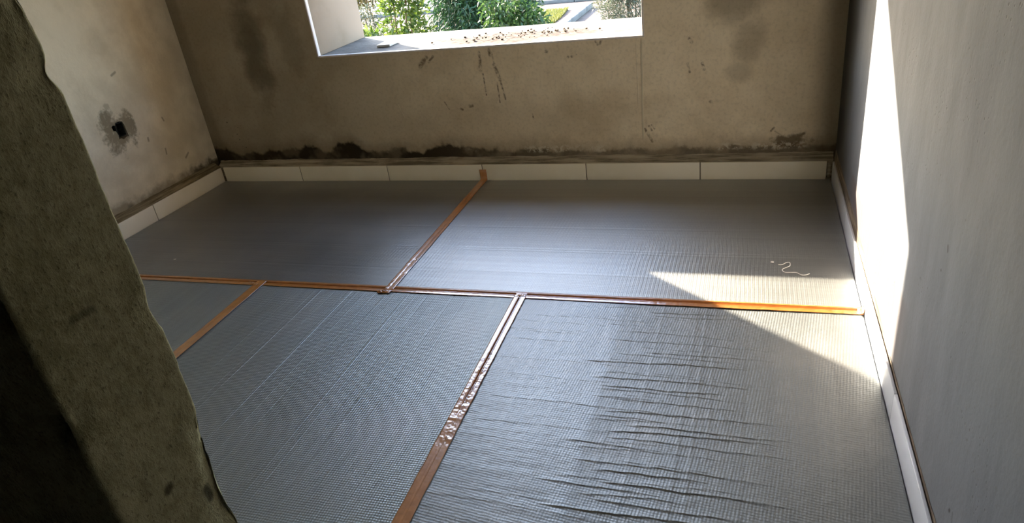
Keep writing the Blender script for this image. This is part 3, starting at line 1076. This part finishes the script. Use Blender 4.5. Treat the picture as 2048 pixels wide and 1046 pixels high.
strip_up('turned_up_end', [(1.787, -0.022, 0.0034), (1.787, -0.010, 0.0040), (1.787, -0.0045, 0.008), (1.7865, -0.0030, 0.02), (1.786, -0.0028, 0.04), (1.7855, -0.0028, 0.062)],
         0.0205, 0, 1, back_tape)
strip_up('turned_up_end', [(W - 0.020, -1.2435, 0.0024), (W - 0.007, -1.2435, 0.0030), (W - 0.0030, -1.2435, 0.007), (W - 0.0024, -1.2435, 0.014), (W - 0.0022, -1.2430, 0.022)],
         0.0215, 1, 2, long_tape)


def crumple(name, c, rx, ry, h, seed, root, rot=0.0):
    n = 26
    a = np.linspace(-1, 1, n)
    U, V = np.meshgrid(a, a, indexing='ij')
    bulge = np.clip(1 - U ** 2, 0, 1) * np.clip(1 - V ** 2, 0, 1)
    X0 = U * rx * (1 + 0.18 * vnoise(V, 0 * V, 3, seed, 2))
    Y0 = V * ry * (1 + 0.18 * vnoise(U, 0 * U, 3, seed + 1, 2))
    X = c[0] + X0 * math.cos(rot) - Y0 * math.sin(rot)
    Y = c[1] + X0 * math.sin(rot) + Y0 * math.cos(rot)
    Z = c[2] + h * bulge * (0.35 + 0.65 * np.abs(vnoise(U, V, 2.4, seed + 2, 3)) * 2)
    o = quads_obj(name, np.stack([X, Y, Z], -1).reshape(-1, 3), grid_quads(n, n), M_TAPE, None)
    md = o.modifiers.new('thickness', 'SOLIDIFY')
    md.thickness = 0.0003
    md.offset = 1
    return child(o, root)


crumple('folded_end', (1.786, -1.268, 0.0035), 0.028, 0.012, 0.007, 401, back_tape, 0.1)
crumple('folded_end', (1.122, -1.254, 0.0032), 0.030, 0.008, 0.005, 411, left_tape, -0.25)
crumple('folded_end', (2.378, -1.243, 0.0038), 0.022, 0.014, 0.004, 421, right_tape, 0.0)

# ------------------------------------------------------------------ socket box in the left wall


def hollow_box(name, x0, x1, y0, y1, z0, z1, t, mat, parent):
    return boxes(name, [(x0, x0 + t, y0, y1, z0, z1), (x0 + t, x1, y0, y0 + t, z0, z1), (x0 + t, x1, y1 - t, y1, z0, z1),
                        (x0 + t, x1, y0 + t, y1 - t, z0, z0 + t), (x0 + t, x1, y0 + t, y1 - t, z1 - t, z1)], mat, parent)


M_METAL = plain('dark_box_steel', srgb(34, 36, 34), srgb(52, 54, 50), 30, 0.5, 0.1)
M_PVC = plain('black_conduit', srgb(22, 22, 22), srgb(34, 34, 33), 30, 0.5, 0.1)
sb = empty('socket_box', (XL - 0.05, -0.565, 0.515), 'empty dark socket box in the ragged hole of pale left wall', 'electrical box')
ob = hollow_box('box_shell', XL - 0.054, XL - 0.006, -0.594, -0.541, 0.486, 0.560, 0.0025, M_METAL, None)
child(ob, sb)


def tube(name, pts, r, seg, mat, root=None, taper=1.0):
    vts, fcs = [], []
    n = len(pts)
    pts = [Vector(p) for p in pts]
    for i, p in enumerate(pts):
        t = (pts[min(i + 1, n - 1)] - pts[max(i - 1, 0)]).normalized()
        a = t.orthogonal().normalized()
        if i and abs(a.dot(prev)) < 0.98:
            a = (prev - t * prev.dot(t)).normalized()
        prev = a
        b = t.cross(a)
        rr = r * (1 + (taper - 1) * i / max(n - 1, 1))
        for j in range(seg):
            an = 2 * math.pi * j / seg
            vts.append(p + a * math.cos(an) * rr + b * math.sin(an) * rr)
    for i in range(n - 1):
        for j in range(seg):
            fcs.append((i * seg + j, i * seg + (j + 1) % seg, (i + 1) * seg + (j + 1) % seg, (i + 1) * seg + j))
    fcs.append(tuple(range(seg))[::-1])
    fcs.append(tuple((n - 1) * seg + j for j in range(seg)))
    o = mesh_obj(name, vts, fcs, mat, None, True)
    return child(o, root) if root else o


tube('conduit', [(XL - 0.030, -0.6165, 0.543), (XL - 0.030, -0.600, 0.543), (XL - 0.030, -0.5945, 0.543)], 0.0085, 12, M_PVC, sb)
tube('box_screw', [(XL - 0.05, -0.548, 0.52), (XL - 0.030, -0.548, 0.52)], 0.003, 8, M_METAL, sb)

# ------------------------------------------------------------------ small litter
M_THREAD = plain('white_thread', srgb(222, 218, 210), srgb(234, 230, 224), 40, 0.7, 0.1)


def spline(pts, k=8):
    out = []
    P = [Vector(p) for p in pts]
    P = [P[0] * 2 - P[1]] + P + [P[-1] * 2 - P[-2]]
    for i in range(1, len(P) - 2):
        for j in range(k):
            t = j / k
            out.append(0.5 * ((2 * P[i]) + (P[i + 1] - P[i - 1]) * t + (2 * P[i - 1] - 5 * P[i] + 4 * P[i + 1] - P[i + 2]) * t * t
                              + (-P[i - 1] + 3 * P[i] - 3 * P[i + 1] + P[i + 2]) * t ** 3))
    out.append(P[-2])
    return out


ztop = 0.0022
th = tube('thread', spline([(3.343, -0.925, ztop), (3.358, -0.922, ztop), (3.374, -0.908, ztop + .002), (3.386, -0.912, ztop + .003), (3.384, -0.935, ztop + .001),
                            (3.366, -0.950, ztop), (3.356, -0.968, ztop + .001), (3.367, -0.985, ztop), (3.390, -0.984, ztop), (3.408, -0.985, ztop),
                            (3.425, -1.002, ztop), (3.440, -1.000, ztop), (3.453, -0.989, ztop)]), 0.0015, 6, M_THREAD)
tag(th, 'curly white thread lying on the foil beside the sunlit patch', 'thread')


def chip_mesh(name, c, sx, sy, sz, seed, mat, rot=0.0):
    r = random.Random(seed)
    bm = bmesh.new()
    bmesh.ops.create_icosphere(bm, subdivisions=2, radius=1.0)
    for v in bm.verts:
        p = v.co
        n = Vector((p.x, p.y, p.z)).normalized()
        q = Vector([math.copysign(abs(a) ** 0.55, a) for a in n])
        f = 1 + r.uniform(-.13, .13)
        x, y = q.x * sx * f, q.y * sy * f
        v.co = Vector((x * math.cos(rot) - y * math.sin(rot), x * math.sin(rot) + y * math.cos(rot), q.z * sz * f))
    me = bpy.data.meshes.new(name)
    bm.to_mesh(me)
    bm.free()
    me.materials.append(mat)
    o = bpy.data.objects.new(name, me)
    o.location = c
    COL.objects.link(o)
    return o


tag(chip_mesh('plaster_flake', (3.321, -0.906, 0.0035), 0.006, 0.005, 0.002, 3, M_THREAD), 'tiny white flake next to the curly white thread', 'flake')
tag(chip_mesh('plaster_flake', (0.523, -1.063, 0.0030), 0.006, 0.004, 0.002, 4, M_THREAD, .5), 'tiny white flake on the dull far left foil sheet', 'flake')

M_CHIP = plain('white_tile_chip', srgb(226, 224, 218), srgb(236, 234, 228), 20, 0.5, 0.1)
tc = bevel_box('tile_chip', 1.168, 1.252, 0.200, 0.318, WZ0 + 0.001, WZ0 + 0.014, 0.003, M_CHIP)
tag(tc, 'small white tile offcut in the shaded corner of the sill', 'tile piece')

M_CRUMB = plain('mortar_crumb', srgb(72, 63, 50), srgb(108, 95, 80), 40, 0.95, 0.4)
proto = [chip_mesh('mortar_crumb', (0, 0, 0), 0.011, 0.009, 0.0075, 20 + i, M_CRUMB) for i in range(4)]
placed = 0
rr = random.Random(4)
for i in range(70):
    if i < 44:
        x, y = rr.gauss(2.12, 0.13), rr.gauss(0.32, 0.055)
    else:
        x, y = rr.gauss(1.85, 0.16), rr.gauss(0.27, 0.06)
    y = min(max(y, 0.13), 0.54)
    sc = rr.uniform(0.22, 0.62)
    if placed < 4:
        o = proto[placed]
    else:
        o = proto[i % 4].copy()
        COL.objects.link(o)
    placed += 1
    o.location = (x, y, WZ0 + 0.0035 + 0.005 * sc)
    o.rotation_euler = (rr.uniform(-.3, .3), rr.uniform(-.3, .3), rr.uniform(0, 6.28))
    o.scale = (sc, sc, sc)
    tag(o, 'small brown mortar crumb scattered on the dusty window sill', 'crumb', 'mortar crumbs on the window sill')

# ------------------------------------------------------------------ outside
GZ = -1.8


def paver_mat():
    k = NT('pale_paving')
    n = k.noise(0.5, 5, 0.6)
    n2 = k.noise(6.0, 4, 0.6)
    row = k.math('FRACT', k.mul(k.y, 1 / 0.45))
    jt = k.smooth(k.math('ABSOLUTE', k.sub(row, 0.5)), 0.44, 0.49)
    col = k.mix(k.smooth(n, 0.35, 0.65), srgb(100, 84, 73), srgb(112, 96, 84))
    col = k.mix(k.mul(k.smooth(n2, 0.5, 0.7), 0.3), col, srgb(150, 128, 112))
    col = k.mix(k.mul(jt, 0.35), col, srgb(130, 110, 98))
    return k.done(col, 0.95, spec=0.1)


M_PAVE = paver_mat()
M_SOIL = plain('dry_tan_soil', srgb(88, 76, 54), srgb(104, 91, 70), 3.0, 0.95)
M_ROAD = plain('grey_road', srgb(84, 82, 81), srgb(93, 91, 90), 2.0, 0.95)
M_KERB = plain('pale_kerb_stone', srgb(92, 90, 86), srgb(102, 100, 96), 4.0, 0.9)
M_KERBTAN = plain('tan_edging', srgb(96, 70, 46), srgb(108, 80, 56), 4.0, 0.9)
structure(boxes('ground', [(-60, 60, 0.9, 90, GZ - 0.2, GZ)], M_PAVE), 'sunlit pinkish paved ground outside the window', 'ground')
structure(boxes('path', [(-60, 60, 21.4, 26.0, GZ + 0.002, GZ + 0.02)], M_ROAD), 'grey road strip beyond the kerb outside', 'road')
structure(boxes('soil_bed', [(-16, -2.9, 1.2, 17.2, GZ + 0.002, GZ + 0.04)], M_SOIL), 'dry tan soil bed under the shrubs outside', 'soil')
for i, (y0, y1) in enumerate([(10.6, 12.1), (12.1, 13.6), (13.6, 15.1), (15.1, 16.6), (16.6, 18.1), (18.1, 19.4)]):
    pass
kr = empty('garden_kerb', (-1.70, 15.0, GZ), 'pale kerb with a tan edging strip seen beyond the window sill', 'kerb')
for i in range(9):
    y0 = 10.4 + i * 1.0
    child(bevel_box('kerb_stone', -1.80, -1.62, y0 + 0.008, y0 + 0.992, GZ, GZ + 0.16, 0.015, M_KERB), kr)
child(bevel_box('edging_strip', -1.98, -1.81, 10.4, 19.4, GZ, GZ + 0.12, 0.01, M_KERBTAN), kr)
fk = empty('street_kerb', (-10, 21.1, GZ), 'long pale kerb along the grey road outside', 'kerb')
for i in range(16):
    x0 = -17.0 + i * 1.2
    child(bevel_box('kerb_stone', x0 + 0.01, x0 + 1.19, 21.0, 21.2, GZ, GZ + 0.12, 0.015, M_KERB), fk)


def leaf_mat(name, c1, c2, trans=0.45):
    k = NT(name)
    isl = k.geo.outputs['Random Per Island']
    col = k.mix(isl, c1, c2)
    k.put(k.bsdf.inputs['Base Color'], col)
    k.bsdf.inputs['Roughness'].default_value = 0.42
    tr = k.n.new('ShaderNodeBsdfTranslucent')
    k.l.new(col, tr.inputs['Color'])
    mx = k.n.new('ShaderNodeMixShader')
    mx.inputs[0].default_value = trans
    k.l.new(k.bsdf.outputs[0], mx.inputs[1])
    k.l.new(tr.outputs[0], mx.inputs[2])
    k.l.new(mx.outputs[0], k.out.inputs['Surface'])
    return k.mat


M_LEAF_DARK = leaf_mat('dark_green_leaf', srgb(22, 46, 24), srgb(58, 88, 46), 0.35)
M_LEAF_LIME = leaf_mat('lime_green_leaf', srgb(48, 70, 20), srgb(94, 110, 42), 0.5)
M_LEAF_MID = leaf_mat('fresh_green_leaf', srgb(32, 57, 25), srgb(72, 95, 46), 0.45)
M_LEAF_OLIVE = leaf_mat('olive_yellow_leaf', srgb(66, 61, 30), srgb(100, 92, 50), 0.45)
M_LEAF_GREY = leaf_mat('grey_green_leaf', srgb(54, 60, 46), srgb(92, 98, 76), 0.35)
M_BARK = plain('brown_bark', srgb(84, 66, 48), srgb(120, 98, 74), 14, 0.95)


def foliage(ells, n, length, width, droop, seed, mat, root):
    """leaves as folded four-point blades in and on a set of ellipsoids"""
    r = np.random.default_rng(seed)
    vol = np.array([e[3] * e[4] * e[5] for e in ells]) ** (2 / 3)
    pick = r.choice(len(ells), n, p=vol / vol.sum())
    E = np.array(ells)[pick]
    d = r.normal(size=(n, 3))
    d /= np.linalg.norm(d, axis=1, keepdims=True)
    rad = r.uniform(0.25, 1.0, (n, 1)) ** 0.5
    rad *= 1 + 0.20 * np.sin(d[:, :1] * 6 + seed) * np.cos(d[:, 2:] * 7 + d[:, 1:2] * 5)
    P = E[:, :3] + d * rad * E[:, 3:6]
    a = d * 0.7 + r.normal(size=(n, 3)) * 0.6
    a[:, 2] -= droop
    a /= np.linalg.norm(a, axis=1, keepdims=True)
    side = np.cross(a, r.normal(size=(n, 3)))
    side /= np.linalg.norm(side, axis=1, keepdims=True)
    nn = np.cross(a, side)
    ls = (length * r.uniform(0.6, 1.25, n))[:, None]
    ws = (width * r.uniform(0.7, 1.2, n))[:, None]
    base = P
    tip = P + a * ls - nn * ls * 0.12
    ml = P + a * ls * 0.45 + side * ws * 0.5 + nn * ws * 0.2
    mr = P + a * ls * 0.45 - side * ws * 0.5 + nn * ws * 0.2
    co = np.stack([base, mr, tip, ml], 1).reshape(-1, 3)
    q = np.arange(4 * n).reshape(n, 4)
    o = quads_obj('foliage', co, q, mat, None, smooth=False)
    o['kind'] = 'stuff'
    return child(o, root)


def shrub(name, base, stems, ells, n, length, width, droop, seed, mat, label, cat='shrub', k=1.0, group='shrubs and trees outside the window'):
    # k slides the whole plant along its sight line from the room: nearer and smaller, or farther and larger
    c = np.array([3.216, -3.478, 1.366])
    ells = [tuple(c + k * (np.array(e[:3]) - c)) + tuple(k * np.array(e[3:])) for e in ells]
    bx = c + k * (np.array(base) - c)
    base = (float(bx[0]), float(bx[1]), GZ)
    root = empty(name, base, label, cat, group)
    r = random.Random(seed)
    for s in range(stems):
        e = ells[s % len(ells)]
        tgt = Vector((e[0] + r.uniform(-.4, .4) * e[3], e[1] + r.uniform(-.4, .4) * e[4], e[2] + 0.45 * e[5]))
        b = Vector(base) + Vector((r.uniform(-.08, .08), r.uniform(-.08, .08), 0))
        midp = (b + tgt) / 2 + Vector((r.uniform(-.12, .12), r.uniform(-.12, .12), 0.1))
        tube('stem', spline([b, midp, tgt], 6), 0.022 + 0.012 * (stems < 3), 7, M_BARK, root, 0.35)
    foliage(ells, n, length, width, droop, seed, mat, root)
    return root


shrub('weeping_tree', (-1.25, 8.3, GZ), 4, [(-1.10, 8.2, -0.35, .80, .7, 1.05), (-1.35, 8.4, 0.55, .72, .7, .95), (-0.72, 8.4, -0.1, .55, .6, .9), (-1.75, 8.5, -0.2, .5, .5, .85)],
      27000, 0.125, 0.024, 0.75, 501, M_LEAF_DARK, 'dense dark green weeping tree filling the middle of window', 'tree', 1.12)
shrub('leafy_shrub', (-2.45, 7.7, GZ), 5, [(-2.42, 7.7, -0.15, .38, .45, .75), (-2.30, 7.8, 0.45, .45, .45, .6), (-2.15, 7.5, -0.6, .35, .4, .5)],
      2600, 0.095, 0.045, 0.15, 511, M_LEAF_LIME, 'bright lime leafed shrub against left side of dark tree', k=0.90)
shrub('leafy_shrub', (-0.30, 7.6, GZ), 5, [(-0.42, 7.6, -0.55, .50, .45, .55), (-0.20, 7.7, -0.42, .32, .4, .36), (-0.62, 7.7, 0.1, .40, .4, .6)],
      3200, 0.090, 0.042, 0.15, 521, M_LEAF_MID, 'fresh green shrub against right side of dark tree', k=0.90)
shrub('low_shrub', (-3.15, 7.6, GZ), 4, [(-3.10, 7.6, -0.62, .30, .3, .40), (-2.82, 7.6, -0.78, .3, .3, .32)],
      900, 0.095, 0.050, 0.05, 531, M_LEAF_LIME, 'low lime leafed shrub beside the white window reveal', k=0.74)
shrub('young_tree', (-5.05, 12.0, GZ), 1, [(-5.45, 12.0, 0.35, .75, .6, .75), (-5.9, 12.2, -0.1, .55, .5, .6), (-4.75, 12.2, 0.75, .7, .5, .5)],
      4200, 0.10, 0.04, 0.3, 541, M_LEAF_OLIVE, 'olive yellow thin trunked tree beside the white window reveal', 'tree')
shrub('round_bush', (-4.55, 10.2, GZ), 3, [(-4.55, 10.2, -0.62, .38, .35, .5)],
      1600, 0.07, 0.025, 0.1, 551, M_LEAF_GREY, 'small grey green bush below the olive tree by the reveal')
shrub('feathery_bush', (0.72, 12.2, GZ), 6, [(0.75, 12.2, -0.75, .75, .6, .75), (0.60, 12.3, -0.25, .55, .5, .6)],
      12000, 0.13, 0.015, -0.2, 561, M_LEAF_GREY, 'feathery grey green bush at the right edge of the window')

# grass wedge between the shrub and the kerb


def grass():
    r = np.random.default_rng(77)
    n = 9000
    y = r.uniform(15.0, 19.3, n)
    x = r.uniform(-3.4, -2.25, n)
    x = np.where(y > 17.5, np.minimum(x, -2.25 - (y - 17.5) * 0.10), x)
    h = r.uniform(0.05, 0.12, n)
    a = r.uniform(0, 6.28, n)
    w = 0.012
    lean = r.normal(0, 0.03, (n, 2))
    b0 = np.stack([x - w * np.cos(a), y - w * np.sin(a), np.full(n, GZ)], 1)
    b1 = np.stack([x + w * np.cos(a), y + w * np.sin(a), np.full(n, GZ)], 1)
    t1 = np.stack([x + lean[:, 0] + w * .2 * np.cos(a), y + lean[:, 1] + w * .2 * np.sin(a), GZ + h], 1)
    t0 = np.stack([x + lean[:, 0] - w * .2 * np.cos(a), y + lean[:, 1] - w * .2 * np.sin(a), GZ + h], 1)
    co = np.stack([b0, b1, t1, t0], 1).reshape(-1, 3)
    M = leaf_mat('dry_lawn_blade', srgb(92, 96, 40), srgb(116, 114, 58), 0.4)
    o = quads_obj('grass', co, np.arange(4 * n).reshape(n, 4), M, None, smooth=False)
    return tag(o, 'wedge of yellow green grass beside the pale kerb', 'grass', kind='stuff')


grass()
